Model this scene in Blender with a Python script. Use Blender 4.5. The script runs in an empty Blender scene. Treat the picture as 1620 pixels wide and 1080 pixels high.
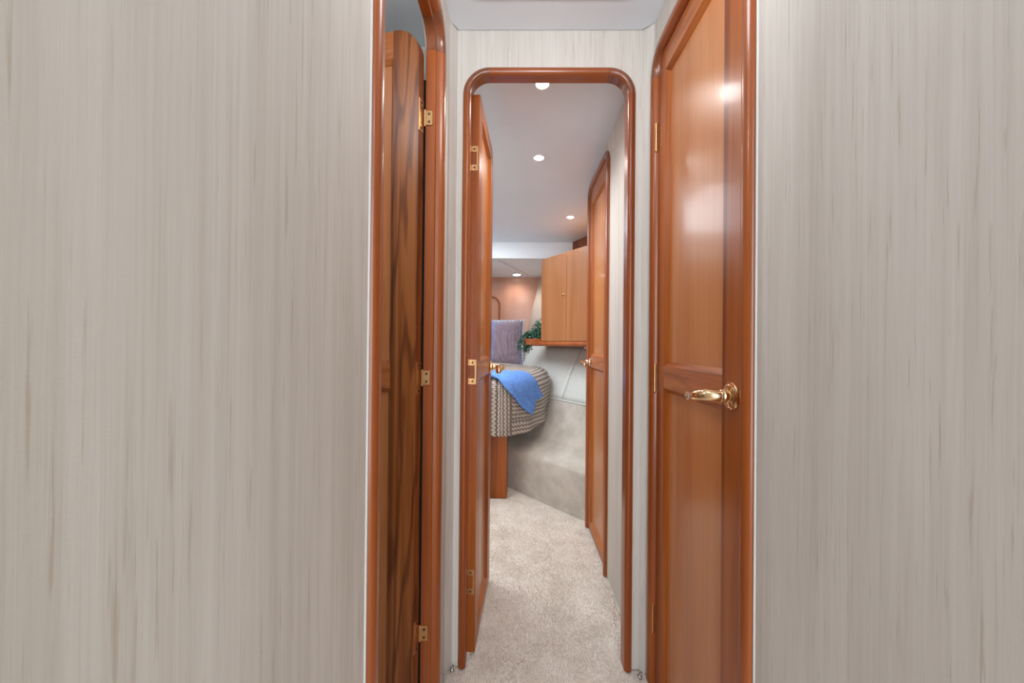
import bpy, bmesh, math, random
import numpy as np
from mathutils import Vector, Matrix, noise
random.seed(7)
PI = math.pi
# ------------------------------------------------------------------ camera, light, exposure
sc = bpy.context.scene
C = sc.collection
YAW, PITCH, ROLL, F = -.0124, .0051, .009, 650.
cy, sy = math.cos(YAW), math.sin(YAW)
fw = Vector((sy*math.cos(PITCH), cy*math.cos(PITCH), math.sin(PITCH)))
r0 = Vector((cy, -sy, 0)); u0 = r0.cross(fw)
rt = r0*math.cos(ROLL)+u0*math.sin(ROLL); up = u0*math.cos(ROLL)-r0*math.sin(ROLL)
cd = bpy.data.cameras.new('camera'); cam = bpy.data.objects.new('camera', cd); C.objects.link(cam)
cam.matrix_world = Matrix(((rt.x, up.x, -fw.x, 0), (rt.y, up.y, -fw.y, 0), (rt.z, up.z, -fw.z, 1.0), (0, 0, 0, 1)))
cd.sensor_width = 36; cd.lens = 36*F/1620; cd.clip_start = .01
sc.camera = cam
w = bpy.data.worlds.new('world'); sc.world = w; w.use_nodes = True
w.node_tree.nodes['Background'].inputs[0].default_value = (.82, .9, 1, 1)
w.node_tree.nodes['Background'].inputs[1].default_value = .9
sc.view_settings.view_transform = 'Standard'; sc.view_settings.look = 'None'
sc.view_settings.exposure = 0.0; sc.view_settings.gamma = 1; sc.view_settings.use_curve_mapping = False
def lamp(name, kind, loc, energy, color=(1, .95, .88), size=.1, rot=(0, 0, 0), size_y=None, spot=None, blend=.6):
    l = bpy.data.lights.new(name, kind); l.energy = energy; l.color = color
    if kind == 'AREA':
        l.size = size
        if size_y: l.shape = 'RECTANGLE'; l.size_y = size_y
    else: l.shadow_soft_size = size
    if spot: l.spot_size = spot; l.spot_blend = blend
    o = bpy.data.objects.new(name, l); C.objects.link(o); o.location = loc; o.rotation_euler = rot
    return o
lamp('saloon_light', 'AREA', (.1, -1.75, 1.05), 52, (.90, .945, 1), 1.1, (PI/2, 0, 0), 2.0)
lamp('corridor_lamp', 'POINT', (.10, -.55, 1.90), 2.4, (.95, .97, 1), .05)
lamp('corridor_lamp_near', 'POINT', (.10, .72, 1.80), 4.1, (.93, .96, 1), .08)
lamp('washroom_fill', 'POINT', (-.62, .60, 1.80), 5., (.95, .98, 1), .06)  # unseen point lamp added to light the washroom ceiling
lamp('cabin_fill', 'AREA', (-.62, 2.6, 1.82), 22, (.82, .92, 1), 1.0)  # unseen soft area lamp added below the ceiling to brighten the cabin

# ------------------------------------------------------------------ materials
def lin(r, g, b):
    return tuple(((c/255)/12.92 if c/255 <= .04045 else ((c/255+.055)/1.055)**2.4) for c in (r, g, b))+(1,)
def newmat(name, rough=.5, metal=0., coat=0., col=(.8, .8, .8, 1)):
    m = bpy.data.materials.new(name); m.use_nodes = True
    b = m.node_tree.nodes['Principled BSDF']
    b.inputs['Roughness'].default_value = rough; b.inputs['Metallic'].default_value = metal
    b.inputs['Coat Weight'].default_value = coat; b.inputs['Specular IOR Level'].default_value = .4; b.inputs['Coat Roughness'].default_value = .12
    b.inputs['Base Color'].default_value = col
    return m, m.node_tree, b
def nd(t, kind, **k):
    n = t.nodes.new(kind)
    for a, v in k.items():
        if a.startswith('i_'): n.inputs[a[2:].replace('_', ' ')].default_value = v
        else: setattr(n, a, v)
    return n
def ramp(t, src, stops):
    r = t.nodes.new('ShaderNodeValToRGB'); e = r.color_ramp.elements
    while len(e) < len(stops): e.new(.5)
    for i, (p, c) in enumerate(stops): e[i].position = p; e[i].color = c
    t.links.new(src, r.inputs[0]); return r
def coords(t, scale, rnd=True):
    tc = t.nodes.new('ShaderNodeTexCoord'); out = tc.outputs['Object']
    if rnd:
        oi = t.nodes.new('ShaderNodeObjectInfo')
        mu = nd(t, 'ShaderNodeMath', operation='MULTIPLY'); mu.inputs[1].default_value = 7.3
        t.links.new(oi.outputs['Random'], mu.inputs[0])
        va = nd(t, 'ShaderNodeVectorMath', operation='ADD')
        t.links.new(out, va.inputs[0]); t.links.new(mu.outputs[0], va.inputs[1]); out = va.outputs[0]
    mp = t.nodes.new('ShaderNodeMapping'); mp.inputs['Scale'].default_value = scale
    t.links.new(out, mp.inputs[0]); return mp.outputs[0]
def mix(t, a, b, fac, mode='MIX'):
    n = t.nodes.new('ShaderNodeMix'); n.data_type = 'RGBA'; n.blend_type = mode
    for s, v in ((n.inputs[6], a), (n.inputs[7], b), (n.inputs[0], fac)):
        if isinstance(v, (int, float, tuple)): s.default_value = v
        else: t.links.new(v, s)
    return n.outputs[2]
def bump(t, b, h, strength, dist=.002):
    n = t.nodes.new('ShaderNodeBump'); n.inputs['Strength'].default_value = strength; n.inputs['Distance'].default_value = dist
    t.links.new(h, n.inputs['Height']); t.links.new(n.outputs[0], b.inputs['Normal'])
def wood(name, c_light, c_mid, c_dark, axis=2, big=11, figure=.5, rough=.36, coat=.1, fine=.35, stops=(.18, None, .62), rings=0.):
    m, t, b = newmat(name, rough, 0, coat)
    s1 = [big]*3; s1[axis] = .55; s2 = [190]*3; s2[axis] = 2.5
    n1 = nd(t, 'ShaderNodeTexNoise', i_Scale=1., i_Detail=5., i_Roughness=.6, i_Distortion=.7); t.links.new(coords(t, s1), n1.inputs[0])
    n2 = nd(t, 'ShaderNodeTexNoise', i_Scale=1., i_Detail=3., i_Roughness=.6); t.links.new(coords(t, s2), n2.inputs[0])
    g = .5-figure*.35; p0, p1, p2 = stops; p1 = p1 or .18+g*.6
    r1 = ramp(t, n1.outputs[0], [(p0, c_dark), (p1, c_mid), (p2, c_light)])
    r2 = ramp(t, n2.outputs[0], [(.3, (.55, .5, .45, 1)), (.55, (1, 1, 1, 1))])
    c = r1.outputs[0]
    if rings:
        s3 = [1.]*3; s3[axis] = .10
        wv = nd(t, 'ShaderNodeTexWave', i_Scale=13., i_Distortion=9., i_Detail=2.5, i_Detail_Scale=1.6, i_Detail_Roughness=.55); wv.bands_direction = 'DIAGONAL'
        t.links.new(coords(t, s3), wv.inputs[0])
        rr = ramp(t, wv.outputs[1] if len(wv.outputs) > 1 else wv.outputs[0], [(.0, (.34, .24, .17, 1)), (.16, (.62, .5, .42, 1)), (.42, (1, 1, 1, 1))])
        c = mix(t, c, rr.outputs[0], rings, 'MULTIPLY')
    t.links.new(mix(t, c, r2.outputs[0], fine, 'MULTIPLY'), b.inputs['Base Color'])
    bump(t, b, n2.outputs[0], .06, .001)
    return m
CL, CM, CD = lin(180, 100, 34), lin(150, 74, 16), lin(88, 36, 6)
W_stile = wood('cherry_stile', CL, CM, CD, 2, 16, .75, stops=(.26, .44, .68))
W_figured = wood('cherry_figured', lin(172, 106, 54), lin(134, 72, 28), lin(60, 28, 10), 2, 24, 1.0, stops=(.30, .44, .62), rings=.75)
W_rail_x = wood('cherry_rail', lin(188, 114, 60), lin(168, 92, 40), lin(112, 56, 20), 0, 20, .6, rings=.3)
W_panel = wood('cherry_panel', lin(200, 132, 78), lin(190, 118, 64), lin(164, 94, 46), 2, 7, .2, .33, .2, .3)
W_frame = wood('cherry_frame', lin(162, 86, 34), lin(138, 64, 18), lin(98, 40, 10), 2, 18, .5, .33, .3)
W_frame_x = wood('cherry_head', lin(162, 86, 34), lin(138, 64, 18), lin(98, 40, 10), 0, 18, .5, .3, .45)
W_frame_y = wood('cherry_head_side', lin(162, 86, 34), lin(138, 64, 18), lin(98, 40, 10), 1, 18, .5, .3, .45)
W_corner = wood('cherry_corner', lin(142, 82, 50), lin(118, 64, 36), lin(84, 42, 22), 2, 14, .6, .28, .5)
W_cab = wood('cabinet_cherry', lin(180, 118, 72), lin(170, 107, 62), lin(150, 88, 48), 2, 8, .2, .4, .2, .35)
W_dark = wood('soffit_cherry', lin(140, 80, 46), lin(120, 66, 36), lin(90, 48, 24), 2, 10, .4, .5, .1)
W_bulk = wood('bulkhead_cherry', lin(192, 134, 104), lin(184, 126, 96), lin(166, 108, 80), 2, 6, .2, .3, .3, .2)
W_shelf = wood('shelf_cherry', lin(176, 96, 44), lin(150, 72, 28), lin(110, 50, 18), 1, 14, .6)

def wallpaper(name, tint=1.0):
    m, t, b = newmat(name, .62)
    b.inputs['Specular IOR Level'].default_value = .35
    n1 = nd(t, 'ShaderNodeTexNoise', i_Scale=1., i_Detail=6., i_Roughness=.72); t.links.new(coords(t, (38, 38, .8), False), n1.inputs[0])
    n2 = nd(t, 'ShaderNodeTexNoise', i_Scale=1., i_Detail=4., i_Roughness=.7); t.links.new(coords(t, (300, 300, 4.5), False), n2.inputs[0])
    n3 = nd(t, 'ShaderNodeTexNoise', i_Scale=1., i_Detail=3., i_Roughness=.6); t.links.new(coords(t, (190, 190, 7.5), False), n3.inputs[0])
    n4 = nd(t, 'ShaderNodeTexNoise', i_Scale=1., i_Detail=3.); t.links.new(coords(t, (9, 9, 1.3), False), n4.inputs[0])
    nw = nd(t, 'ShaderNodeTexNoise', i_Scale=1., i_Detail=3.); t.links.new(coords(t, (260, 260, 620), False), nw.inputs[0])
    base = ramp(t, n1.outputs[0], [(.25, lin(204, 198, 190)), (.5, lin(216, 212, 205)), (.75, lin(226, 223, 218))])
    fine = ramp(t, n2.outputs[0], [(.3, (.84, .82, .79, 1)), (.5, (1, 1, 1, 1))])
    slub = ramp(t, n3.outputs[0], [(.61, (1, 1, 1, 1)), (.70, (.68, .59, .48, 1))])
    cloud = ramp(t, n4.outputs[0], [(.38, (.91, .90, .885, 1)), (.62, (1, 1, 1, 1))])
    c = mix(t, base.outputs[0], fine.outputs[0], .55, 'MULTIPLY')
    c = mix(t, c, slub.outputs[0], .5, 'MULTIPLY')
    c = mix(t, c, cloud.outputs[0], 1., 'MULTIPLY')
    t.links.new(c, b.inputs['Base Color'])
    ad = nd(t, 'ShaderNodeMath', operation='ADD'); t.links.new(n1.outputs[0], ad.inputs[0])
    mu = nd(t, 'ShaderNodeMath', operation='MULTIPLY'); mu.inputs[1].default_value = .35; t.links.new(nw.outputs[0], mu.inputs[0]); t.links.new(mu.outputs[0], ad.inputs[1])
    bump(t, b, ad.outputs[0], .35, .0012)
    return m
M_wall = wallpaper('silk_wallpaper')
def noisy(name, c1, c2, scale, rough, bs=.2, bd=.002, detail=4., spec=.5):
    m, t, b = newmat(name, rough); b.inputs['Specular IOR Level'].default_value = spec
    n = nd(t, 'ShaderNodeTexNoise', i_Scale=float(scale), i_Detail=detail, i_Roughness=.65); t.links.new(coords(t, (1, 1, 1), False), n.inputs[0])
    r = ramp(t, n.outputs[0], [(.32, c1), (.68, c2)]); t.links.new(r.outputs[0], b.inputs['Base Color'])
    bump(t, b, n.outputs[0], bs, bd); return m
M_ceil = noisy('ceiling_vinyl', lin(224, 234, 245), lin(230, 240, 250), 3, .45, .05, .002)
M_ceil_c = noisy('corridor_ceiling_vinyl', lin(224, 230, 238), lin(230, 236, 243), 3, .5, .05)
M_white = noisy('white_vinyl', lin(240, 245, 250), lin(244, 248, 252), 5, .5, .05)
M_cream = noisy('cream_hull_liner', lin(214, 204, 190), lin(222, 213, 200), 6, .6, .08)
M_uph = noisy('cream_upholstery', lin(208, 208, 202), lin(216, 216, 210), 40, .5, .08, .001)
M_dark = newmat('shadow_gap', .9, col=lin(14, 12, 12))[0]
M_bead = newmat('white_bead', .6, col=lin(214, 214, 212))[0]
M_seam = newmat('seam_bead', .4, col=lin(228, 230, 232))[0]
def carpetmat(name, c1, c2, grain=380., bs=.6):
    m, t, b = newmat(name, .95); b.inputs['Specular IOR Level'].default_value = .1
    b.inputs['Sheen Weight'].default_value = .15
    n = nd(t, 'ShaderNodeTexNoise', i_Scale=9., i_Detail=5., i_Roughness=.6); t.links.new(coords(t, (1, 1, 1), False), n.inputs[0])
    n2 = nd(t, 'ShaderNodeTexNoise', i_Scale=grain, i_Detail=2.); t.links.new(coords(t, (1, 1, 1), False), n2.inputs[0])
    r = ramp(t, n.outputs[0], [(.36, c1), (.64, c2)]); f = ramp(t, n2.outputs[0], [(.3, (.87, .86, .85, 1)), (.6, (1, 1, 1, 1))])
    t.links.new(mix(t, r.outputs[0], f.outputs[0], .5, 'MULTIPLY'), b.inputs['Base Color'])
    bump(t, b, n2.outputs[0], bs, .004); return m
M_carpet = carpetmat('beige_carpet', lin(232, 221, 210), lin(246, 237, 228))
M_carpet2 = carpetmat('grey_carpet', lin(188, 179, 168), lin(212, 202, 190), 210., .8)
M_brass = newmat('polished_brass', .1, 1, col=lin(244, 212, 166))[0]
M_satin = newmat('satin_brass', .32, 1, col=lin(214, 168, 118))[0]
M_chrome = newmat('polished_nickel', .1, 1, col=lin(225, 205, 180))[0]
M_screw = newmat('dark_screw', .4, .8, col=lin(96, 74, 50))[0]
M_blue = noisy('blue_fleece', lin(84, 130, 204), lin(112, 156, 226), 60, .95, .5, .003)
M_lace = noisy('pale_lace', lin(190, 190, 205), lin(226, 226, 234), 200, .9, .5, .003)
M_leaf = noisy('ivy_green', lin(30, 88, 74), lin(84, 140, 110), 60, .4, .1)
M_stem = newmat('ivy_stem', .7, col=lin(70, 74, 44))[0]
M_plastic = newmat('pale_plastic', .4, col=lin(214, 200, 186))[0]
M_tack = newmat('steel_tack', .25, 1, col=lin(180, 176, 170))[0]
def emit(name, col, s):
    m, t, b = newmat(name, .5, col=col); b.inputs['Emission Color'].default_value = col; b.inputs['Emission Strength'].default_value = s; return m
M_bulb = emit('lamp_glass', (1, .97, .92, 1), 14)
# pillow: striped weave
M_pillow, t, b = newmat('mauve_blue_weave', .75)
b.inputs['Sheen Weight'].default_value = .3
n = nd(t, 'ShaderNodeTexNoise', i_Scale=1., i_Detail=3.); t.links.new(coords(t, (220, 220, 6), False), n.inputs[0])
n2 = nd(t, 'ShaderNodeTexNoise', i_Scale=1., i_Detail=2.); t.links.new(coords(t, (9, 9, 1.2), False), n2.inputs[0])
r1 = ramp(t, n.outputs[0], [(.35, lin(96, 106, 146)), (.6, lin(150, 154, 190))]); r2 = ramp(t, n.outputs[0], [(.35, lin(112, 92, 104)), (.6, lin(156, 136, 146))])
r3 = ramp(t, n2.outputs[0], [(.45, (0, 0, 0, 1)), (.6, (1, 1, 1, 1))])
t.links.new(mix(t, r1.outputs[0], r2.outputs[0], r3.outputs[0]), b.inputs['Base Color']); bump(t, b, n.outputs[0], .2, .001)
# quilt: zig-zag stripes from UV (u along the edge in metres, v down the drape in metres)
def quiltmat(name, swap):
    m, t, b = newmat(name, .85); b.inputs['Sheen Weight'].default_value = .2
    uv = t.nodes.new('ShaderNodeUVMap'); sp = t.nodes.new('ShaderNodeSeparateXYZ'); t.links.new(uv.outputs[0], sp.inputs[0])
    U, V = (sp.outputs[1], sp.outputs[0]) if swap else (sp.outputs[0], sp.outputs[1])
    def mth(op, a, bb=None):
        n = nd(t, 'ShaderNodeMath', operation=op)
        for i, x in enumerate((a, bb)):
            if x is None: continue
            if isinstance(x, (int, float)): n.inputs[i].default_value = x
            else: t.links.new(x, n.inputs[i])
        return n.outputs[0]
    z = mth('PINGPONG', V, .0135)
    s = mth('SINE', mth('MULTIPLY', mth('ADD', U, mth('MULTIPLY', z, .9)), 2*PI/(.026)))
    s = mth('MULTIPLY', mth('ADD', s, 1), .5)
    r = ramp(t, s, [(.2, lin(126, 115, 110)), (.5, lin(158, 144, 134)), (.8, lin(200, 186, 171))])
    t.links.new(r.outputs[0], b.inputs['Base Color']); bump(t, b, s, .7, .006); return m
M_quilt = quiltmat('zigzag_quilt', False); M_quilt2 = quiltmat('zigzag_quilt_side', True)

# ------------------------------------------------------------------ helpers
def tag(o, label=None, cat=None, group=None, kind=None):
    if label: o['label'] = label
    if cat: o['category'] = cat
    if group: o['group'] = group
    if kind: o['kind'] = kind
    return o
def obj(name, bm, mat, parent=None, smooth=False):
    me = bpy.data.meshes.new(name)
    if isinstance(bm, bmesh.types.BMesh):
        bmesh.ops.recalc_face_normals(bm, faces=bm.faces[:]); bm.to_mesh(me); bm.free()
    else:
        me.from_pydata(bm[0], [], bm[1]); me.update()
    me.materials.append(mat)
    if smooth:
        me.polygons.foreach_set('use_smooth', [True]*len(me.polygons))
        try: me.set_sharp_from_angle(angle=math.radians(40))
        except Exception: pass
    o = bpy.data.objects.new(name, me); C.objects.link(o)
    if parent: o.parent = parent
    return o
def empty(name, loc=(0, 0, 0), rz=0, parent=None):
    o = bpy.data.objects.new(name, None); C.objects.link(o); o.location = loc; o.rotation_euler = (0, 0, rz); o.empty_display_size = .05
    if parent: o.parent = parent
    return o
def box(bm, a, b, bev=0, M=None, seg=1):
    g = bmesh.ops.create_cube(bm, size=1)
    vs = g['verts']
    for v in vs: v.co = Vector([(a[i]+b[i])/2+v.co[i]*abs(b[i]-a[i]) for i in range(3)])
    if bev:
        es = list({e for v in vs for e in v.link_edges})
        r = bmesh.ops.bevel(bm, geom=es, offset=bev, segments=seg, profile=.5, affect='EDGES'); 
        vs = list({v for f in r['faces'] for v in f.verts}|{v for v in vs if v.is_valid})
    if M: bmesh.ops.transform(bm, matrix=M, verts=[v for v in vs if v.is_valid])
    return bm
def Bx(a, b, bev=0, seg=1): return box(bmesh.new(), a, b, bev, None, seg)
def prism(poly, axis, a, b, bm=None):
    """poly: 2-D outline; axis = the missing coordinate; extruded from a to b"""
    bm = bm or bmesh.new()
    def P(p, h):
        q = list(p); q.insert(axis, h); return Vector(q)
    A = [bm.verts.new(P(p, a)) for p in poly]; B = [bm.verts.new(P(p, b)) for p in poly]
    bm.faces.new(A); bm.faces.new(B[::-1]); n = len(poly)
    for i in range(n): bm.faces.new((A[i], B[i], B[(i+1) % n], A[(i+1) % n]))
    return bm
def bevel_all(bm, off, ang=30, seg=1):
    es = [e for e in bm.edges if len(e.link_faces) == 2 and e.calc_face_angle(0) > math.radians(ang)]
    bmesh.ops.bevel(bm, geom=es, offset=off, segments=seg, profile=.5, affect='EDGES'); return bm
def lathe(prof, n=32, axis='Z', M=None, bm=None):
    """prof: (r, h) list"""
    bm = bm or bmesh.new(); rings = []
    for r, h in prof:
        ring = []
        for i in range(n):
            a = 2*PI*i/n; v = Vector((r*math.cos(a), r*math.sin(a), h))
            if M: v = M @ v
            ring.append(bm.verts.new(v))
        rings.append(ring)
    for q in range(len(rings)-1):
        for i in range(n): bm.faces.new((rings[q][i], rings[q][(i+1) % n], rings[q+1][(i+1) % n], rings[q+1][i]))
    bm.faces.new(rings[0][::-1]); bm.faces.new(rings[-1]); return bm
def tube(pts, rad, n=12, bm=None, squash=None):
    bm = bm or bmesh.new(); pts = [Vector(p) for p in pts]; rings = []
    prev = None
    for i, p in enumerate(pts):
        d = (pts[min(i+1, len(pts)-1)]-pts[max(i-1, 0)]).normalized()
        if prev is None: a = d.cross(Vector((0, 0, 1)) if abs(d.z) < .9 else Vector((1, 0, 0))).normalized()
        else: a = (prev-d*prev.dot(d)).normalized()
        prev = a; c = d.cross(a); r = rad[i] if isinstance(rad, (list, tuple)) else rad
        sq = squash[i] if squash else 1
        rings.append([bm.verts.new(p+(a*math.cos(2*PI*k/n)+c*math.sin(2*PI*k/n)*sq)*r) for k in range(n)])
    for q in range(len(rings)-1):
        for k in range(n): bm.faces.new((rings[q][k], rings[q][(k+1) % n], rings[q+1][(k+1) % n], rings[q+1][k]))
    bm.faces.new(rings[0][::-1]); bm.faces.new(rings[-1]); return bm
def grid(f, nu, nv, closed_u=False):
    vs = [tuple(f(i/(nu if closed_u else nu-1), j/(nv-1))) for i in range(nu) for j in range(nv)]
    fs = []
    for i in range(nu if closed_u else nu-1):
        for j in range(nv-1):
            a = i*nv+j; b_ = ((i+1) % nu)*nv+j; fs.append((a, b_, b_+1, a+1))
    return vs, fs

# arch opening in a wall that stands along direction S (unit vector in plan) with outward normal N
def arch_pts(a, b, zt, R, n=8):
    p = [(a, -.0)]
    for i in range(n+1):
        t = PI-PI/2*i/n; p.append((a+R+R*math.cos(t), zt-R+R*math.sin(t)))
    for i in range(n+1):
        t = PI/2-PI/2*i/n; p.append((b-R+R*math.cos(t), zt-R+R*math.sin(t)))
    p.append((b, 0)); return p
def wall_poly(s0, s1, zt, a, b, at, R):
    return [(s0, 0), (s0, zt), (s1, zt), (s1, 0)]+arch_pts(a, b, at, R)[::-1]
def casing(name, O, S, N, a, b, zt, R, prof, mats, label, cat='door frame', flip_z0=0):
    """arched casing; parts: jamb x2, corner x2, head. O point at wall face, prof = (inward u, out v) outline"""
    root = empty(name, (O[0]+S[0]*(a+b)/2, O[1]+S[1]*(a+b)/2, 0)); tag(root, label, cat, kind='structure')
    O = Vector(O); S = Vector(S); N = Vector(N); base = Vector(root.location)
    def ringpts(c0, inward):   # c0=(s,z) on outer path, inward=(ds,dz)
        return [O+S*(c0[0]+inward[0]*u)+N*v+Vector((0, 0, c0[1]+inward[1]*u))-base for u, v in prof]
    def sweep(nm, path, mat):
        bm = bmesh.new(); rings = [[bm.verts.new(p) for p in ringpts(*q)] for q in path]; n = len(prof)
        for i in range(len(rings)-1):
            for k in range(n): bm.faces.new((rings[i][k], rings[i][(k+1) % n], rings[i+1][(k+1) % n], rings[i+1][k]))
        bm.faces.new(rings[0][::-1]); bm.faces.new(rings[-1])
        return obj(nm, bm, mat, root, True)
    mj, mh, mc = mats; g = .0004
    sweep('jamb', [((a, 0), (1, 0)), ((a, zt-R-g), (1, 0))], mj)
    sweep('jamb', [((b, 0), (-1, 0)), ((b, zt-R-g), (-1, 0))], mj)
    sweep('head', [((a+R+g, zt), (0, -1)), ((b-R-g, zt), (0, -1))], mh)
    for side in (0, 1):
        path = []
        for i in range(13):
            t = PI/2*i/12
            cx = a+R if side == 0 else b-R; sx = -1 if side == 0 else 1
            dx, dz = sx*math.cos(t), math.sin(t)
            path.append(((cx+R*dx, zt-R+R*dz), (-dx, -dz)))
        sweep('corner_block', path, mc)
    return root
PROF = [(0, -.004), (0, .005), (.003, .0095), (.009, .013), (.018, .0145), (.026, .0125), (.031, .008), (.034, .001),
        (.034, -.034), (.0, -.034)]
PROF_END = [(0, -.004), (0, .004), (.0025, .0085), (.008, .012), (.015, .0125), (.021, .0095), (.0235, .004), (.0235, -.003), (.0235, -.036), (0, -.036)]
PROF_L = [(0, -.004), (0, .005), (.003, .0095), (.009, .012), (.018, .0125), (.026, .011), (.031, .006), (.033, -.003), (.0345, -.009),
          (.0385, -.010), (.040, -.011), (.040, -.0355), (0, -.0355)]

# ------------------------------------------------------------------ dimensions of the place (metres)
XL, XR, YE = -.212, .410, 1.276       # corridor side walls and end wall
ZC = 1.976                            # corridor ceiling
XC, YC1 = .396, 2.305                 # cabin right-hand wall, its forward end
TH = .042
def zceil(y): return 1.925-.07*(y-1.5)

# ------------------------------------------------------------------ structure
o = obj('floor', Bx((-1.4, -1.8, -.05), (1.2, 4.2, -.004)), M_carpet); tag(o, 'beige cut pile carpet floor running from the corridor into the cabin', 'floor', kind='structure')
# left corridor wall, doorway from y .585 to 1.122
LA, LB = .583, 1.124
o = obj('wall_left', prism(wall_poly(-1.8, YE-.03, ZC+.10, LA+.02, LB-.02, 1.848, .07), 0, XL-TH, XL), M_wall); tag(o, 'cream silk textured wallpaper wall on the left of the corridor', 'wall', kind='structure')
RA, RB = .7125, 1.2535
o = obj('wall_right', prism(wall_poly(-1.8, YE-.025, ZC+.10, RA+.02, RB-.02, 1.860, .065), 0, XR, XR+TH+.02), M_wall); tag(o, 'cream silk textured wallpaper wall on the right of the corridor', 'wall', kind='structure')
EA, EB = -.1745, .3605
zE = 1.8575
bm = prism(wall_poly(XL+.019, XR-.028, ZC+.10, EA+.015, EB-.015, zE-.015, .067), 1, YE, YE+.034)
o = obj('wall_end', bm, M_wall); tag(o, 'narrow wallpapered wall around the arched cabin doorway at the corridor end', 'wall', kind='structure')
for nm, p in (('trim_1', [(XL-.02, YE-.036), (XL, YE-.036), (XL+.019, YE), (XL+.019, YE+.034), (XL-.02, YE+.034)]),
              ('trim_2', [(XR+.02, YE-.028), (XR, YE-.028), (XR-.028, YE), (XR-.028, YE+.034), (XR+.02, YE+.034)])):
    bm = prism(p, 2, 0, ZC+.10)
    o = obj(nm, bm, M_wall); tag(o, 'wallpapered chamfer strip in the %s corner beside the end doorway' % ('left' if nm == 'trim_1' else 'right'), 'wall trim', kind='structure')
# ceilings
ce = [(-1.05+.838, -1.8), (XR, -1.8), (XR, YE-.030), (XR-.034, YE-.002), (XL+.022, YE-.002), (XL, YE-.038)]
o = obj('ceiling', prism(ce, 2, ZC, ZC+.012), M_ceil_c); tag(o, 'pale grey vinyl corridor ceiling panel with clipped corners', 'ceiling', kind='structure')
o = obj('ceiling', Bx((-1.4, -1.8, ZC+.10), (1.2, 1.31, ZC+.13)), M_white); tag(o, 'upper ceiling above the corridor panel', 'ceiling', kind='structure')
hat = empty('ceiling_hatch', (.085, .785, ZC)); tag(hat, 'pale screwed access panel in the corridor ceiling above the doorway', 'hatch')
obj('panel', Bx((-.217, -.35, -.005), (.217, .372, -.0002), .002), M_ceil_c, hat)
for x in (-.155, .155):
    for y in (-.33, .352): obj('screw', lathe([(.0035, 0), (.0035, -.0012), (.002, -.002)], 10, M=Matrix.Translation((x, y, -.005))), M_screw, hat)
yA, yB = YE+.034, 3.25
def slab(x0, x1, y0, y1, z0, z1, th=.04):
    return ([(x0, y0, z0), (x1, y0, z0), (x1, y1, z1), (x0, y1, z1), (x0, y0, z0+th), (x1, y0, z0+th), (x1, y1, z1+th), (x0, y1, z1+th)],
            [(0, 3, 2, 1), (4, 5, 6, 7), (0, 1, 5, 4), (1, 2, 6, 5), (2, 3, 7, 6), (3, 0, 4, 7)])
o = obj('ceiling', slab(-1.3, 1.1, yA, yB, zceil(yA), zceil(yB)), M_ceil); tag(o, 'light grey cabin ceiling with three round downlights', 'ceiling', kind='structure')
o = obj('ceiling', slab(-1.3, 1.1, yB+.03, 4.0, 1.675, 1.622), M_white); tag(o, 'lower white ceiling over the head of the berth', 'ceiling', kind='structure')
o = obj('wall_beam', Bx((-1.3, yB, 1.675), (1.1, yB+.03, 1.90)), M_white); o.name = 'trim_3'; tag(o, 'white vertical step where the cabin ceiling drops above the berth', 'ceiling step', kind='structure')
o = obj('trim_4', tube([(-.16, 3.30, 1.6695), (-.03, 3.55, 1.650), (.06, 3.72, 1.637), (.115, 3.86, 1.631)], .0035, 6), M_seam); tag(o, 'thin white seam bead on the low ceiling over the berth', 'seam', kind='structure')
o = obj('trim_5', tube([(-.17, 2.62, zceil(2.62)), (-.10, 3.05, zceil(3.05)), (-.07, 3.24, zceil(3.24))], .0012, 6), M_ceil); tag(o, 'faint seam in the grey cabin ceiling next to the open door', 'seam', kind='structure')
# cabin right-hand wall with its own doorway
WA, WB = 1.778, 2.283
o = obj('wall_cabin_right', prism(wall_poly(YE+.034, YC1, 2.0, WA+.02, WB-.02, 1.846, .055), 0, XC, XC+.045), M_wall); tag(o, 'narrow cream wallpaper wall inside the cabin behind the end doorway', 'wall', kind='structure')
o = obj('wall_cabin_return', Bx((XC+.045, YC1-.03, 0), (1.2, YC1, 2.0)), M_wall); tag(o, 'hidden return wall beside the cabin wardrobe', 'wall', kind='structure')
o = obj('wall_cabin_left', Bx((-1.25, YE+.034, 0), (-1.2, 4.0, 2.0)), M_wall); tag(o, 'cream cabin wall far to the left', 'wall', kind='structure')
o = obj('wall_cabin_aft', Bx((-1.25, YE+.0, 0), (XL-.02, YE+.034, 2.0)), M_wall); tag(o, 'wallpapered partition between washroom and cabin', 'wall', kind='structure')
o = obj('wall_closet_back', Bx((XR+.062, .5, 0), (XR+.09, 2.2, 2.0)), M_wall); tag(o, 'back of the closet behind the closed right-hand doors', 'wall', kind='structure')
# washroom behind the left doorway
o = obj('wall_washroom_left', Bx((-1.25, .2, 0), (-1.2, YE, 2.0)), M_wall); tag(o, 'pale wallpapered far wall of the washroom', 'wall', kind='structure')
o = obj('wall_washroom_near', Bx((-1.25, .2, 0), (XL-TH, .23, 2.0)), M_wall); tag(o, 'pale wallpapered near wall of the washroom', 'wall', kind='structure')
o = obj('ceiling', Bx((-1.25, .2, 1.925), (XL-TH, YE, 1.95)), M_ceil); tag(o, 'grey washroom ceiling glimpsed through the left doorway', 'ceiling', kind='structure')

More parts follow.
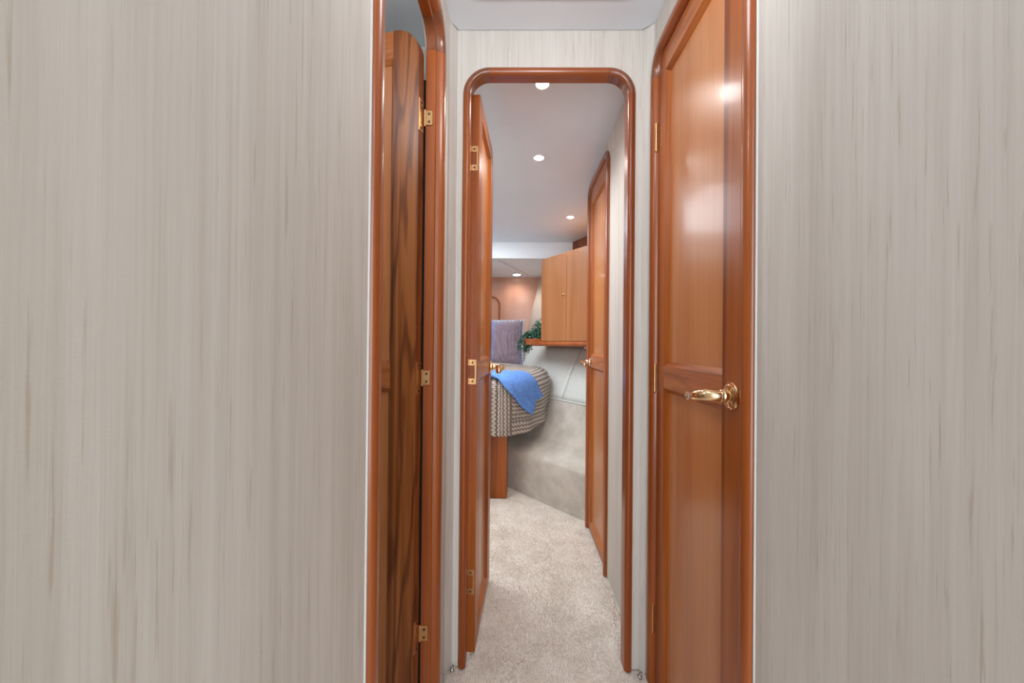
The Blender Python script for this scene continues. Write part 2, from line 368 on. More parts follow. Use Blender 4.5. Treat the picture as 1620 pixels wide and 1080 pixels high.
# ------------------------------------------------------------------ door casings
tl = casing('trim_6', (XL, 0, 0), (0, 1, 0), (1, 0, 0), LA, LB, 1.868, .09, PROF_L, (W_frame, W_frame_y, W_corner), 'dark cherry arched frame around the open doorway in the left wall')
casing('trim_7', (XR, 0, 0), (0, 1, 0), (-1, 0, 0), RA, RB, 1.880, .085, PROF, (W_frame, W_frame_y, W_corner), 'cherry arched frame around the closed door in the right wall')
casing('trim_8', (0, YE, 0), (1, 0, 0), (0, -1, 0), EA, EB, zE, .082, PROF_END, (W_frame, W_frame_x, W_corner), 'rounded cherry frame around the open doorway at the corridor end')
casing('trim_9', (XC, 0, 0), (0, 1, 0), (-1, 0, 0), WA, WB, 1.866, .075, PROF, (W_frame, W_frame_y, W_corner), 'slim cherry arched frame around the closed door inside the cabin')
# thin white beads along the outer edge of the near jambs
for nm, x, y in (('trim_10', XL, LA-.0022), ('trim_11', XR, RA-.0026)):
    o = obj(nm, tube([(x, y, 0), (x, y, 1.78)], .0024, 8), M_bead); tag(o, 'thin white bead along the %s frame edge' % ('left' if x < 0 else 'right'), 'caulk', kind='structure')

# ------------------------------------------------------------------ doors
ZP, ZR1, ZR0, ZB, ZT = 1.757, .953, .866, .062, 1.812
def rounded_stile(x0, x1, z0, z1, R, side):
    """front outline (x,z); outer top corner rounded. side -1: outer is x0"""
    R = min(R, x1-x0-.002); p = [(x0, z0), (x1, z0)]
    if side < 0:
        p.append((x1, z1))
        for i in range(9):
            t = PI/2+PI/2*i/8; p.append((x0+R+R*math.cos(t), z1-R+R*math.sin(t)))
    else:
        for i in range(9):
            t = PI/2*i/8; p.append((x1-R+R*math.cos(t), z1-R+R*math.sin(t)))
        p.append((x0, z1))
    return p
def lever(parent, x, z, face, sgn, mat, t=.026):
    """face: -1 on y=0 side, +1 on y=t side; sgn = direction of the lever along x"""
    y0 = 0 if face < 0 else t
    h = empty('door_handle', (x, y0, z), 0, parent)
    M = Matrix.Rotation(PI/2 if face < 0 else -PI/2, 4, 'X')
    obj('rosette', lathe([(.0255, 0), (.0265, .002), (.0255, .0045), (.0225, .0055), (.0222, .0075), (.0195, .009), (.012, .0098), (.0095, .012)], 40, M=M), mat, h, True)
    d = face
    pts = [(0, d*.008, 0), (0, d*.022, 0), (sgn*.002, d*.034, 0), (sgn*.008, d*.044, .000), (sgn*.018, d*.0495, .0), (sgn*.034, d*.051, -.003),
           (sgn*.050, d*.0495, -.0058), (sgn*.064, d*.047, -.008), (sgn*.075, d*.045, -.0095), (sgn*.083, d*.0435, -.0105), (sgn*.090, d*.0428, -.0112), (sgn*.0935, d*.0425, -.0114), (sgn*.0952, d*.0424, -.0114)]
    rad = [.0102, .0102, .0106, .0112, .0118, .0126, .0118, .0100, .0098, .0118, .0116, .0085, .003]
    obj('lever', tube(pts, rad, 18, squash=[1, 1, 1, 1, .95, .9, .9, .95, 1, 1, 1, 1, 1]), mat, h, True)
    obj('collar', lathe([(.0122, .010), (.0128, .013), (.0128, .018), (.0115, .020), (.0118, .0225), (.0105, .024)], 28, M=M), mat, h, True)
    return h
def screws(parent, pts, M):
    for p in pts:
        bm = lathe([(.0036, 0), (.0036, .0008), (.0022, .0012)], 10, M=Matrix.Translation(p) @ M)
        obj('screw', bm, M_screw, parent)
def frame_plate(bm, cx, cz, w, h, cw, ch, y0, y1, open_side=1):
    """flat plate in the x-z plane with a rectangular cut-out open to one side"""
    x0, x1, z0, z1 = cx-w/2, cx+w/2, cz-h/2, cz+h/2
    if open_side > 0: poly = [(x0, z0), (x1, z0), (x1, cz-ch/2), (x1-cw, cz-ch/2), (x1-cw, cz+ch/2), (x1, cz+ch/2), (x1, z1), (x0, z1)]
    else: poly = [(x1, z0), (x0, z0), (x0, cz-ch/2), (x0+cw, cz-ch/2), (x0+cw, cz+ch/2), (x0, cz+ch/2), (x0, z1), (x1, z1)]
    return prism(poly, 1, y0, y1, bm)
HZ = (1.595, .908, .236)
def make_door(name, label, loc, rz, W, zt, R1, R2, T=.026, stile_mat=W_stile, sw1=.075, sw2=.085, zp=ZP, z0=.012):
    d = empty(name, loc, rz); tag(d, label, 'door', kind='structure')
    bv = .0018
    bm = bevel_all(prism(rounded_stile(0, sw1-.012, z0, zt, R1, -1), 1, 0, T), bv, 50, 2); obj('stile', bm, stile_mat, d)
    bm = bevel_all(prism(rounded_stile(W-sw2+.012, W, z0, zt, R2, 1), 1, 0, T), bv, 50, 2); obj('stile', bm, stile_mat, d)
    for a, b_ in ((zp+.012, zt), (ZR0+.012, ZR1-.012), (z0, ZB-.012)):
        obj('rail', Bx((sw1-.0125, .0002, a), (W-sw2+.0125, T-.0002, b_), bv, 2), W_rail_x, d)
    e = .012
    for a, b_ in ((ZR1, zp), (ZB, ZR0)):
        x0, x1 = sw1, W-sw2
        for q, (y0, y1) in enumerate(((.0004, .0128), (T-.0004, T-.0128))):
            for P in (((x0-e, a-e), (x1+e, a-e), (x1, a), (x0, a)), ((x0-e, b_+e), (x1+e, b_+e), (x1, b_), (x0, b_)), ((x0-e, a-e), (x0-e, b_+e), (x0, b_), (x0, a)), ((x1+e, a-e), (x1+e, b_+e), (x1, b_), (x1, a))):
                vs = [(P[0][0], y0, P[0][1]), (P[1][0], y0, P[1][1]), (P[2][0], y1, P[2][1]), (P[3][0], y1, P[3][1]), (P[0][0], y1, P[0][1]), (P[1][0], y1, P[1][1])]
                obj('moulding', (vs, [(0, 1, 2, 3), (0, 4, 5, 1), (4, 3, 2, 5), (0, 3, 4), (1, 5, 2)]), W_rail_x if abs(P[0][1]-P[1][1]) < .01 else stile_mat, d)
        obj('panel', Bx((sw1-.004, .0125, a-.004), (W-sw2+.004, T-.0125, b_+.004)), W_panel, d)
    return d
# door_1: left, swung open square into the washroom
d1 = make_door('door_1', 'cherry panelled door standing open inside the left doorway', (-.2535, 1.083, 0), PI-.27, .455, 1.824, .088, .088, stile_mat=W_figured, zp=1.740, sw1=.088)
# (local +x = world -x, local y = T faces the camera)
for hz in HZ:
    h = empty('hinge', (0, 0, hz), 0, d1)
    bm = bmesh.new()   # big leaf on the door edge (plane x = 0 facing -x local)
    z0, z1 = -.042, .042
    poly = [(.0005, z0), (.0245, z0), (.0245, z1), (.0005, z1), (.0005, .0245), (.0165, .0245), (.0165, -.0245), (.0005, -.0245)]
    prism([(p[0], p[1]) for p in poly], 0, -.0016, -.0001, bm)
    # knuckle and small leaf lying on the jamb face
    tube([(-.003, -.001, -.022), (-.003, -.001, .022)], .0032, 10, bm)
    obj('leaf', bm, M_satin, h)
    RJ = Matrix.Translation((-.003, 0, 0)) @ Matrix.Rotation(.27, 4, 'Z')
    jl = box(bmesh.new(), (-.0215, -.0012, -.019), (.0, .0012, .019), .0006); bmesh.ops.transform(jl, matrix=RJ, verts=jl.verts[:])
    obj('jamb_leaf', jl, M_satin, h)
    for zz in (.0105, -.0105):
        obj('screw', lathe([(.0036, 0), (.0036, .0008), (.0022, .0012)], 10, M=RJ @ Matrix.Translation((-.0125, .0012, zz)) @ Matrix.Rotation(-PI/2, 4, 'X')), M_screw, h)
    screws(h, [(-.0016, .0125, .033), (-.0016, .0125, -.033)], Matrix.Rotation(-PI/2, 4, 'Y'))
o = obj('trim_13', Bx((-.260, 1.0885, .005), (-.2484, 1.0925, 1.70)), M_dark); tag(o, 'dark shadow gap strip beside the hinges of the left open door', 'trim', kind='structure')
lever(d1, .400, .904, 1, -1, M_brass)
# door_2: cabin door at the corridor end, open forward
d2 = make_door('door_2', 'cherry panelled door swung open into the cabin, seen nearly edge on', (-.1268, 1.318, 0), math.radians(87.6), .425, ZT-.003, .018, .05, zp=1.742, sw1=.083)
for hz in HZ:
    h = empty('hinge', (0, 0, hz), 0, d2)
    bm = bmesh.new()
    T = .026
    poly = [(.004, -.0395), (.0265, -.0395), (.0265, .0395), (.004, .0395), (.004, .0395), ]
    # frame-like leaf: closed on the right, cut-out open to the knuckle side
    pl = [(.0035, -.0395), (.0275, -.0395), (.0275, -.021), (.0085, -.021), (.0085, .021), (.0275, .021), (.0275, .0395), (.0035, .0395)]
    prism(pl, 0, -.0018, -.0001, bm)
    tube([(-.002, .0285, -.0395), (-.002, .0285, .0395)], .003, 10, bm)
    obj('leaf', bm, M_satin, h)
    screws(h, [(-.0018, .0155, .030), (-.0018, .0155, -.030)], Matrix.Rotation(-PI/2, 4, 'Y'))
lever(d2, .425-.042, .904, -1, -1, M_brass)
# door_3: right, closed
d3 = make_door('door_3', 'closed cherry panelled door in the right wall of the corridor', (.4135, 1.2165, 0), -PI/2, .4655, 1.843, .05, .05, sw1=.064, sw2=.0935, zp=1.768)
for hz in (1.615, .904, .196):
    h = empty('hinge', (-.0035, -.006, hz), 0, d3)
    bm = tube([(0, 0, -.041), (0, 0, -.0145)], .0042, 12); tube([(0, 0, -.0138), (0, 0, .0138)], .0042, 12, bm); tube([(0, 0, .0145), (0, 0, .041)], .0042, 12, bm)
    lathe([(.0042, -.041), (.003, -.0445), (.001, -.046)], 12, M=None, bm=bm)
    obj('knuckle', bm, M_satin, h, True)
lever(d3, .4655-.043, .903, -1, -1, M_brass)
obj('latch_plate', Bx((.4655-.0012, -.0006, .862), (.4655+.0008, .018, .948)), M_brass, d3)
# door_4: cabin wall door, closed, hinged on the near side
d4 = make_door('door_4', 'slim closed cherry panelled door on the right inside the cabin', (XC+.0235, WA+.035, 0), PI/2, WB-WA-.070, 1.830, .045, .045, sw1=.070, sw2=.066, zp=1.740)
for hz in (1.60, .22):
    h = empty('hinge', (-.0035, .0315-.001, hz), 0, d4)
    bm = tube([(0, 0, -.041), (0, 0, -.0145)], .004, 10); tube([(0, 0, -.0138), (0, 0, .0138)], .004, 10, bm); tube([(0, 0, .0145), (0, 0, .041)], .004, 10, bm)
    obj('knuckle', bm, M_satin, h, True)
lever(d4, WB-WA-.070-.036, .905, 1, -1, M_chrome)

# ------------------------------------------------------------------ downlights
def downlight(x, y, z, r, label, slope=0, energy=6, ring=1.25):
    d = empty('downlight', (x, y, z)); tag(d, label, 'ceiling light', 'round downlights in the cabin ceiling'); d.rotation_euler = (slope, 0, 0)
    obj('ring', lathe([(r*ring, -.0002), (r*ring, -.002), (r*1.05, -.004), (r, -.003), (r, -.0005)], 36), M_white, d, True)
    obj('lens', lathe([(r*.98, -.001), (r*.9, -.0045), (r*.5, -.006)], 36), M_bulb, d, True)
    lamp('downlight_lamp', 'SPOT', (x, y, z-.02), energy, (1, .98, .96), .04, spot=math.radians(150), blend=.8)
sl = math.atan(-.07)
downlight(.082, 1.462, zceil(1.462), .0225, 'bright round downlight nearest the end doorway', sl, 10)
downlight(.097, 1.965, zceil(1.965), .0225, 'bright round downlight in the middle of the cabin ceiling', sl, 10)
downlight(.345, 2.715, zceil(2.715), .0215, 'bright round downlight above the wall cabinet', sl, 10)
downlight(-.50, 2.00, zceil(2.0), .0225, 'round downlight hidden behind the open cabin door', sl, 14)
downlight(-.008, 3.77, 1.6345, .034, 'low round downlight over the berth by the bulkhead', math.atan(-.073), 4, 1.15)

# ------------------------------------------------------------------ forward cabin
DX, DY = -.5, .866
def ot(o_, t_): return (.24+.866*o_+DX*t_, 3.1+.5*o_+DY*t_)
YB = 3.90
# bulkhead
o = obj('wall_bulkhead', Bx((-1.2, YB, 0), (.9, YB+.03, 1.75)), W_bulk); tag(o, 'smooth cherry bulkhead behind the head of the berth', 'wall', kind='structure')
# arched moulding on the bulkhead
ma = empty('headboard_panel', (-.37, YB, .75)); tag(ma, 'arched cherry panel with rounded moulding on the bulkhead behind the pillow', 'panel')
path = []
pts = [(-.2, 0)]+[(-.2+.07+.07*math.cos(t), .62+.07*math.sin(t)) for t in [PI-PI/2*i/8 for i in range(9)]]+[(.2-.07+.07*math.cos(t), .62+.07*math.sin(t)) for t in [PI/2-PI/2*i/8 for i in range(9)]]+[(.2, 0)]
obj('moulding', tube([(x, -.006, z) for x, z in pts], .009, 10), W_frame, ma, True)
obj('panel', prism([(x*.96, z*.985) for x, z in pts], 1, -.004, -.0005), W_bulk, ma)
# hull liner and upholstered side panel
def hullgrid(z0, o0, z1, o1, t0, t1, th=.015, n=14, bulge=0):
    def f(u, v):
        t_ = t0+(t1-t0)*u; oo = o0+(o1-o0)*v-bulge*math.sin(PI*v); x, y = ot(oo, t_); return (x, y, z0+(z1-z0)*v)
    return grid(f, n, 9)
def solid(o, th):
    m = o.modifiers.new('solid', 'SOLIDIFY'); m.thickness = th; m.offset = 0; return o
o = obj('wall_hull', hullgrid(1.0, .205, 1.72, .40, -1.1, .70, n=4), M_cream, smooth=True); solid(o, .006); tag(o, 'cream flared hull liner between bulkhead and wall cabinet', 'wall', kind='structure')
up_ = empty('hull_side_panel', (*ot(.1, -.2), .6)); tag(up_, 'off-white upholstered panel between the carpeted step and the wall cabinet', 'wall panel')
for t0, t1 in ((-1.05, -.165), (-.16, .76)):
    def f(u, v, t0=t0, t1=t1):
        t_ = t0+(t1-t0)*u; e = min(1, min(u*(t1-t0), (1-u)*(t1-t0))/.012); oo = .0+.185*v+.012*(1-math.sqrt(max(0, 1-(1-e)**2)))-.008*math.sin(PI*v)
        x, y = ot(oo, t_); return (x-up_.location.x, y-up_.location.y, (.6+.378*v)-up_.location.z)
    o = obj('cushion', grid(f, 60, 12), M_uph, up_, True); solid(o, .012)
o = obj('piping', tube([Vector((*ot(-.004, t_), .598))-up_.location for t_ in (-1.05, -.5, 0, .5, .76)], .007, 8), M_uph, up_, True)
# carpeted step against the hull
L0, L1 = Vector((.62, 2.07)), Vector((-.44, 3.322)); M0, M1 = Vector(ot(-.004, -.98)), Vector(ot(-.004, .85))
prof = [(0, 0), (.0, .07), (.0, .15), (.0, .215), (.004, .238), (.018, .256), (.045, .266), (.12, .278), (.25, .292), (.4, .305), (.52, .322), (.62, .355), (.72, .405), (.82, .466), (.92, .535), (1.0, .598)]
def step_f(u, v):
    k = v*(len(prof)-1); i = min(int(k), len(prof)-2); q = k-i
    wv = prof[i][0]*(1-q)+prof[i+1][0]*q; z = prof[i][1]*(1-q)+prof[i+1][1]*q
    a = L0.lerp(L1, u); b_ = M0.lerp(M1, u); p = a.lerp(b_, wv)
    z += .024*(u-.2)*min(1, z/.2)*(1 if wv < .6 else max(0, (1-wv)/.4))
    nz = noise.noise(Vector((p.x*5, p.y*5, z*5)))*.006
    return (p.x+nz*.5, p.y+nz*.5, z+nz*(1 if wv > .01 and z > .2 else 0))
o = obj('carpeted_step', grid(step_f, 110, 61), M_carpet2, smooth=True); tag(o, 'raised grey beige carpeted step running beside the berth', 'step')
# wall cabinet
P0 = Vector((*ot(-.085, -.70), 0)); ang = math.atan2(DY, DX)
cab = empty('wall_cabinet', (P0.x, P0.y, .985), ang); tag(cab, 'two-door cherry wall cabinet above the carpeted step', 'cabinet')
Lc = .68; Zc = 1.622-.985      # local x along the face, local +y = towards the room
s = -1
obj('body', Bx((0, -.275, .032), (Lc, -.0205, Zc-.002)), W_cab, cab)
dsp = .375
for a, b_ in ((.002, dsp-.002), (dsp+.002, Lc-.001)):
    dr = obj('door', Bx((a, -.019, .034), (b_, 0, Zc), .0018, 2), W_cab, cab)
    if b_ > dsp+.1:
        kb = lathe([(.005, 0), (.008, .002), (.008, .004), (.005, .006), (.0045, .010), (.0065, .014), (.005, .017)], 18, M=Matrix.Translation((a+.026, 0, .352)) @ Matrix.Rotation(-PI/2, 4, 'X'))
        obj('knob', kb, M_satin, dr, True)
pr = [(-.29, .0), (-.004, .0), (.006, .004), (.011, .012), (.010, .024), (.004, .0305), (-.29, .0305)]
bm = prism(pr, 0, 0, Lc+.012); obj('bottom_rail', bm, W_shelf, cab, True)
obj('light_strip', Bx((.02, -.06, -.014), (.21, -.02, -.0005), .003), M_plastic, cab)
# soffit board
P1 = Vector((*ot(.235, -.72), 0)); sf = obj('trim_12', Bx((0, -.012, 0), (.745, 0, .30)), W_dark); sf.location = (P1.x, P1.y, 1.58); sf.rotation_euler = (0, 0, ang)
tag(sf, 'dark cherry soffit board between wall cabinet and ceiling', 'trim', kind='structure')
# shelf beside the cabinet
shelf_pts = [ot(-.075, .002), ot(-.078, .20), ot(-.060, .245), ot(-.02, .275), ot(.07, .30), ot(.195, .31), ot(.195, .002)]
bm = prism(shelf_pts, 2, .992, 1.040); bevel_all(bm, .010, 50, 3)
o = obj('corner_shelf', bm, W_shelf, smooth=True); tag(o, 'small glossy cherry shelf with rounded end beside the wall cabinet', 'shelf')
# ivy
iv = empty('trailing_ivy', (*ot(.02, .14), 1.042)); tag(iv, 'dark green artificial ivy trailing over the end of the small shelf', 'plant')
rnd = random.Random(3)
bmL = bmesh.new(); stems = bmesh.new()
def leaf(bm, p, s, rn):
    M = Matrix.Translation(p) @ Matrix.Rotation(rn.uniform(0, 2*PI), 4, 'Z') @ Matrix.Rotation(rn.uniform(-1.2, .9), 4, 'X') @ Matrix.Rotation(rn.uniform(-.7, .7), 4, 'Y')
    sh = [(0, 0, 0), (.42, .18, .06), (.62, .55, .02), (.30, .62, .07), (0, 1.05, -.05), (-.30, .62, .07), (-.62, .55, .02), (-.42, .18, .06)]
    vs = [bm.verts.new(M @ (Vector(q)*s)) for q in sh]; c = bm.verts.new(M @ (Vector((0, .45, 0))*s))
    for i in range(8): bm.faces.new((vs[i], vs[(i+1) % 8], c))
base = Vector(iv.location)
for k in range(40):
    # stems start on the shelf and arch up by the cabinet or spill over the end
    t_ = rnd.uniform(.03, .27); o_ = rnd.uniform(-.05, .10); p = Vector((*ot(o_, t_), 1.045))
    hgt = max(.02, .17*(1-(t_/.30))+rnd.uniform(-.02, .03)); spill = t_ > .2 or k % 7 == 0
    q = [p]
    for j in range(1, 6):
        u = j/5
        if spill:
            x, y = ot(o_-.05*u-.03*(u > .5), .25+.035*u+rnd.uniform(-.02, .02)); z = 1.07+.03*math.sin(PI*u)-.13*u*u+rnd.uniform(-.01, .01)
        else:
            x, y = ot(o_+rnd.uniform(-.03, .03)*u, t_+rnd.uniform(-.03, .03)*u); z = 1.045+hgt*u
        q.append(Vector((x, y, z)))
    tube([v-base for v in q], .0013, 5, stems)
    for j in range(34):
        u = rnd.random()*5; i = min(int(u), 4); pp = q[i].lerp(q[i+1], u-i)+Vector((rnd.gauss(0, .010), rnd.gauss(0, .010), rnd.gauss(0, .008)))
        tt = (pp.x-.24)*DX+(pp.y-3.1)*DY
        if tt < .012 and pp.z > .98: continue
        leaf(bmL, pp-base, rnd.uniform(.012, .020), rnd)
obj('stem', stems, M_stem, iv); lf = obj('foliage', bmL, M_leaf, iv); lf['kind'] = 'stuff'

# ------------------------------------------------------------------ berth
bed = empty('berth', (-.35, 3.2, 0)); tag(bed, 'berth with cherry base under a zigzag quilt', 'bed')
def rel(o_, b_=bed): return o_
obj('base_panel', Bx((-.75+.35, 2.66-3.2, 0), (-.058+.35, 2.685-3.2, .44), .003), W_stile, bed)
obj('base_side', Bx((-.083+.35, 2.686-3.2, 0), (-.058+.35, 2.845-3.2, .44), .002), W_stile, bed)
outl = [(-.75, 2.625), (-.45, 2.62), (-.16, 2.615), (-.085, 2.618), (-.03, 2.64), (.03, 2.70), (.085, 2.79), (.14, 2.89), (.19, 2.98), (.222, 3.05), (.23, 3.12), (.205, 3.19), (.13, 3.32), (.0, 3.545), (-.17, 3.84)]
ol = [Vector(p) for p in outl]
L = [0]
for i in range(1, len(ol)): L.append(L[-1]+(ol[i]-ol[i-1]).length)
def outline(s):
    s = max(0, min(L[-1], s))
    for i in range(1, len(ol)):
        if s <= L[i] or i == len(ol)-1:
            k = (s-L[i-1])/(L[i]-L[i-1]); 
            p0 = ol[max(i-2, 0)]; p1 = ol[i-1]; p2 = ol[i]; p3 = ol[min(i+1, len(ol)-1)]
            return .5*((2*p1)+(p2-p0)*k+(2*p0-5*p1+4*p2-p3)*k*k+(3*p1-p0-3*p2+p3)*k*k*k)
CEN = Vector((-.42, 3.45)); ZM = ZM0 = .775
def bedpt(s, d, lift=0):
    """s arc length on outline; d: distance down the drape (>0) or inward on top (<0), 0 = at shoulder"""
    p = outline(s); e = .01; tn = (outline(s+e)-outline(s-e)).normalized(); nn = Vector((tn.y, -tn.x))
    R = .075; ZM = ZM0+.032*(lambda q: q*q*(3-2*q))(max(0, min(1, (s-.95)/.4)))
    if d < 0:      # top, towards the centre
        k = min(1, -d/.9); q = (p-nn*R).lerp(CEN, k); z = ZM+.008*math.sin(min(1, -d/.4)*PI/2)+lift; return Vector((q.x, q.y, z))
    if d < R*PI/2:
        a = d/R; return Vector((*(p-nn*R+nn*(R+lift)*math.sin(a)), ZM-R+(R+lift)*math.cos(a)))
    dd = d-R*PI/2
    wob = .008*math.sin(s*31)*min(1, dd/.2)+.006*math.sin(s*13+1)*min(1, dd/.2)
    return Vector((*(p+nn*(lift+wob+.03*dd)), ZM-R-dd))
def hem(s):   # drape length varies
    return .405 if s < sC else .405+(-.03)*min(1, (s-sC)/.4)
sC = L[4]+.03      # corner seam
def quilt_piece(name, s0, s1, mat, lift0, d0=-.9, n=90, m=90, amp=.004, swap=False):
    vs = []; uvs = []
    for i in range(n):
        s = s0+(s1-s0)*i/(n-1)
        for j in range(m):
            d = d0+(hem(s)-d0)*(j/(m-1))
            vv = s if swap else d; uu = d if swap else s
            ph = abs(((vv/.0135) % 2)-1)*.0135
            rel_ = amp*math.sin(2*PI/.026*(uu+.9*ph))
            seam = -.006*math.exp(-((((d+.03) % .23)-.115)/.006)**2) if swap else -.008*math.exp(-((((s-.05) % .125)-.06)/.006)**2)
            if d > hem(s)-.09 and swap: seam -= .006*math.exp(-((d-hem(s)+.085)/.006)**2)
            p = bedpt(s, d, lift0+rel_+seam); vs.append((p.x+.35, p.y-3.2, p.z)); uvs.append((s, d))
    fs = [(i*m+j, (i+1)*m+j, (i+1)*m+j+1, i*m+j+1) for i in range(n-1) for j in range(m-1)]
    o = obj(name, (vs, fs), mat, bed, True)
    uvl = o.data.uv_layers.new(name='UVMap')
    for lp in o.data.loops: uvl.data[lp.index].uv = uvs[lp.vertex_index]
    return solid(o, .012)
quilt_piece('quilt', 0.25, sC+.05, M_quilt, 0, n=170, m=190)
quilt_piece('quilt_side', sC-.035, L[-1], M_quilt2, .012, n=220, m=190, swap=True)
# fringe along the side flap edge
fr = bmesh.new()
for i in range(60):
    d = .0+hem(sC)*i/60
    for q in range(2):
        p = bedpt(sC-.036-.004*q, d, .016+.004*q); a = bedpt(sC-.052-.004*rnd.random(), d+.005, .010+.010*rnd.random()); b_ = bedpt(sC-.036, d+.007, .014)
        vs = [fr.verts.new((v.x+.35, v.y-3.2, v.z)) for v in (p, a, b_)]; fr.faces.new(vs)
o = obj('fringe', fr, M_quilt, bed); o['kind'] = 'stuff'
# mattress body inside
mp = [(v.x, v.y) for v in (outline(L[-1]*i/60) for i in range(61))]
mp = [((x-CEN.x)*.90+CEN.x+.35, (y-CEN.y)*.90+CEN.y-3.2) for x, y in mp]+[((-.75-CEN.x)*.9+CEN.x+.35, (3.84-CEN.y)*.9+CEN.y-3.2)]
bm = prism(mp, 2, .44, ZM-.03); obj('mattress', bm, M_uph, bed)
# pillow
pl = empty('pillow', (-.185, 3.60, .783)); tag(pl, 'large square mauve and blue striped pillow propped on the berth', 'pillow'); pl.rotation_euler = (-.13, 0, 0)
def pillow(n=46, w=.475, h=.425, th=.15):
    vs = []; fs = []
    for side in (-1, 1):
        for i in range(n):
            for j in range(n):
                u = -1+2*i/(n-1); v = -1+2*j/(n-1)
                k = (max(0, (1-abs(u)**3.2))*max(0, (1-abs(v)**3.2)))**.55
                pin = 1-.055*(1-abs(v)**2)*abs(u)**2; pin2 = 1-.05*(1-abs(u)**2)*abs(v)**2
                cr = .010*math.sin(9*v+5*u)*abs(u)**4*(1-abs(v)**4)+.008*math.sin(23*v-4*u)*max(0, abs(u)-.45)*(1-v*v)+.006*math.sin(17*v+2)*max(0, abs(u)-.5)
                vs.append((u*w/2*pin, side*(th/2*k+cr*k), h/2+v*h/2*pin2))
    for s_ in (0, 1):
        for i in range(n-1):
            for j in range(n-1):
                a = s_*n*n+i*n+j; q = (a, a+1, a+n+1, a+n); fs.append(q if s_ == 0 else q[::-1])
    return vs, fs
o = obj('cover', pillow(), M_pillow, pl, True)
lc = bmesh.new()
edge = []
for k in range(200):
    u = k/200*4
    if u < 1: e = (1, -1+2*u)
    elif u < 2: e = (1-2*(u-1), 1)
    elif u < 3: e = (-1, 1-2*(u-2))
    else: e = (-1+2*(u-3), -1)
    pin = 1-.055*(1-abs(e[1])**2)*abs(e[0])**2; pin2 = 1-.05*(1-abs(e[0])**2)*abs(e[1])**2
    edge.append(Vector((e[0]*.2375*pin, 0, .2125+e[1]*.2125*pin2)))
cc = Vector((0, 0, .2125)); inner = [lc.verts.new(p) for p in edge]; outer = []
for k, p in enumerate(edge):
    d = (p-cc).normalized()*(.010 if k % 2 else .019); outer.append(lc.verts.new(p+d+Vector((0, .010*math.sin(k*1.9), 0))))
for k in range(200): lc.faces.new((inner[k], inner[(k+1) % 200], outer[(k+1) % 200], outer[k]))
o = obj('lace_edging', lc, M_lace, pl); solid(o, .003)
# blue throw: laid over the corner of the berth, folded tip hanging down the side
bl_ctl = None
def blanket():
    # rows run across the throw; each row: (s, d) end points on the bed surface from hidden left end to the tip
    up_edge = [(.30, -.42), (.48, -.30), (.62, -.19), (.80, -.12), (.90, -.01), (.945, .06), (.985, .12), (1.045, .185)]
    lo_edge = [(.42, -.02), (.50, .02), (.585, .045), (.635, .075), (.685, .115), (.73, .17), (.79, .235), (.865, .285)]
    def cr(pts, u):
        k = u*(len(pts)-1); i = min(int(k), len(pts)-2); q = k-i
        g = lambda i_: Vector(pts[max(0, min(len(pts)-1, i_))])
        p0, p1, p2, p3 = g(i-1), g(i), g(i+1), g(i+2)
        return .5*((2*p1)+(p2-p0)*q+(2*p0-5*p1+4*p2-p3)*q*q+(3*p1-p0-3*p2+p3)*q**3)
    def f(u, v):
        a = cr(up_edge, u); b_ = cr(lo_edge, u); p = a.lerp(b_, v)
        # notch at the end of the throw
        if u > .8: p = p+Vector((-.035, -.022))*math.exp(-((v-.36)/.17)**2)*(u-.8)/.2
        fold = .010*math.sin(v*11+u*3)*min(1, u*1.2)*(1-.6*u)+.003*math.sin(v*19-u*5)*u
        return bedpt(p.x, p.y, .030+abs(fold)+.004*noise.noise(Vector((u*9, v*9, 0))))
    return grid(f, 100, 80)
o = obj('blue_throw', blanket(), M_blue, smooth=True); solid(o, .012); tag(o, 'light blue fleece throw draped over the berth corner, tip hanging down', 'blanket')

# ------------------------------------------------------------------ small things at the foot of the end frame
for x, y, lb in ((-.190, 1.258, 'small steel carpet tack at the left foot of the end door frame'), (.378, 1.245, 'small steel carpet tack at the right foot of the end door frame')):
    t_ = empty('carpet_tack', (x, y, 0)); tag(t_, lb, 'tack')
    obj('head', lathe([(.0055, .004), (.006, .006), (.004, .009), (.0012, .0098)], 12, M=Matrix.Rotation(.7, 4, 'X')), M_tack, t_, True)
    obj('loop', tube([(.008*math.cos(a), .004*math.sin(a*2), .008+.006*math.sin(a)) for a in [i*.45 for i in range(14)]], .0011, 6), M_tack, t_, True)

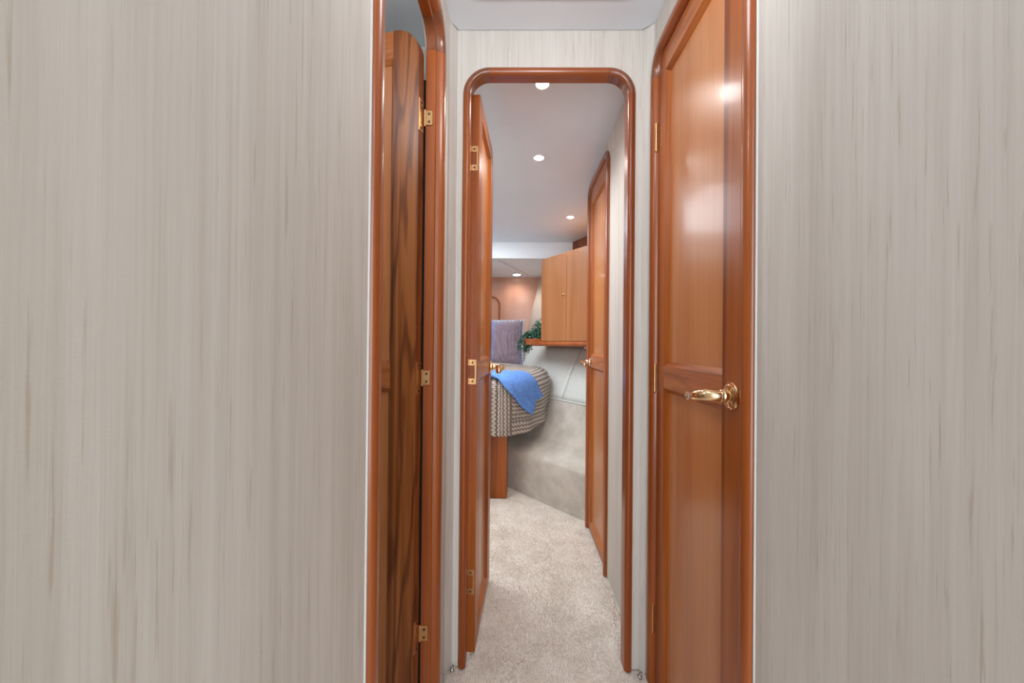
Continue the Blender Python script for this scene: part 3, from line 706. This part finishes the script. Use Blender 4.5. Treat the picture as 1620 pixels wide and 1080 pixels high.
# ------------------------------------------------------------------ carpet pile
def pile(name, P, Nrm, mat, label, length=.005, wid=.0013, parent=None, seed=1):
    rg = np.random.default_rng(seed); n = len(P)
    a = rg.uniform(0, 2*np.pi, n); tdir = np.stack([np.cos(a), np.sin(a), np.zeros(n)], 1)
    tdir = tdir-Nrm*(tdir*Nrm).sum(1, keepdims=True); tdir /= np.linalg.norm(tdir, axis=1, keepdims=True)+1e-9
    lean = rg.normal(0, .32, (n, 3))+np.stack([np.sin(P[:, 0]*9+P[:, 1]*5), np.cos(P[:, 1]*7-P[:, 0]*6), np.zeros(n)], 1)*.2
    ln = length*rg.uniform(.6, 1.15, n)[:, None]
    v = np.empty((n, 3, 3)); v[:, 0] = P-tdir*wid; v[:, 1] = P+tdir*wid; v[:, 2] = P+(Nrm+lean*.6)*ln
    me = bpy.data.meshes.new(name); me.vertices.add(3*n); me.vertices.foreach_set('co', v.reshape(-1))
    me.loops.add(3*n); me.loops.foreach_set('vertex_index', np.arange(3*n, dtype=np.int32))
    me.polygons.add(n); me.polygons.foreach_set('loop_start', np.arange(0, 3*n, 3, dtype=np.int32)); me.polygons.foreach_set('loop_total', np.full(n, 3, dtype=np.int32))
    me.update(calc_edges=True); me.validate(); me.materials.append(mat)
    o = bpy.data.objects.new(name, me); C.objects.link(o); tag(o, label, 'carpet', kind='stuff'); return o
rg = np.random.default_rng(5)
n = 330000
x = rg.uniform(-.21, .41, n); y = rg.uniform(.85, 3.1, n)
# keep density higher where nearer; drop points under the raised step
keep = rg.random(n) < np.clip(1-(y-1.3)*.35, .4, 1)
d01 = L1-L0; side = (x-L0.x)*d01.y-(y-L0.y)*d01.x
keep &= side < .0
keep &= ~((y > YE-.013) & (y < YE+.037) & ((x < EA+.024) | (x > EB-.024)))
keep &= ~((y > 2.65) & (x < -.05))
keep &= (y < YE+.03) | (x < XC-.002)
x, y = x[keep], y[keep]
pl_ = pile('carpet_pile', np.stack([x, y, np.full(len(x), -.005)], 1), np.tile([0, 0, 1.], (len(x), 1)), M_carpet, 'short beige carpet pile on the corridor and cabin floor')
for o, p in ((pl_, 'floor'),):
    o.parent = bpy.data.objects[p]
    for k in ('category', 'label'):
        if k in o: del o[k]
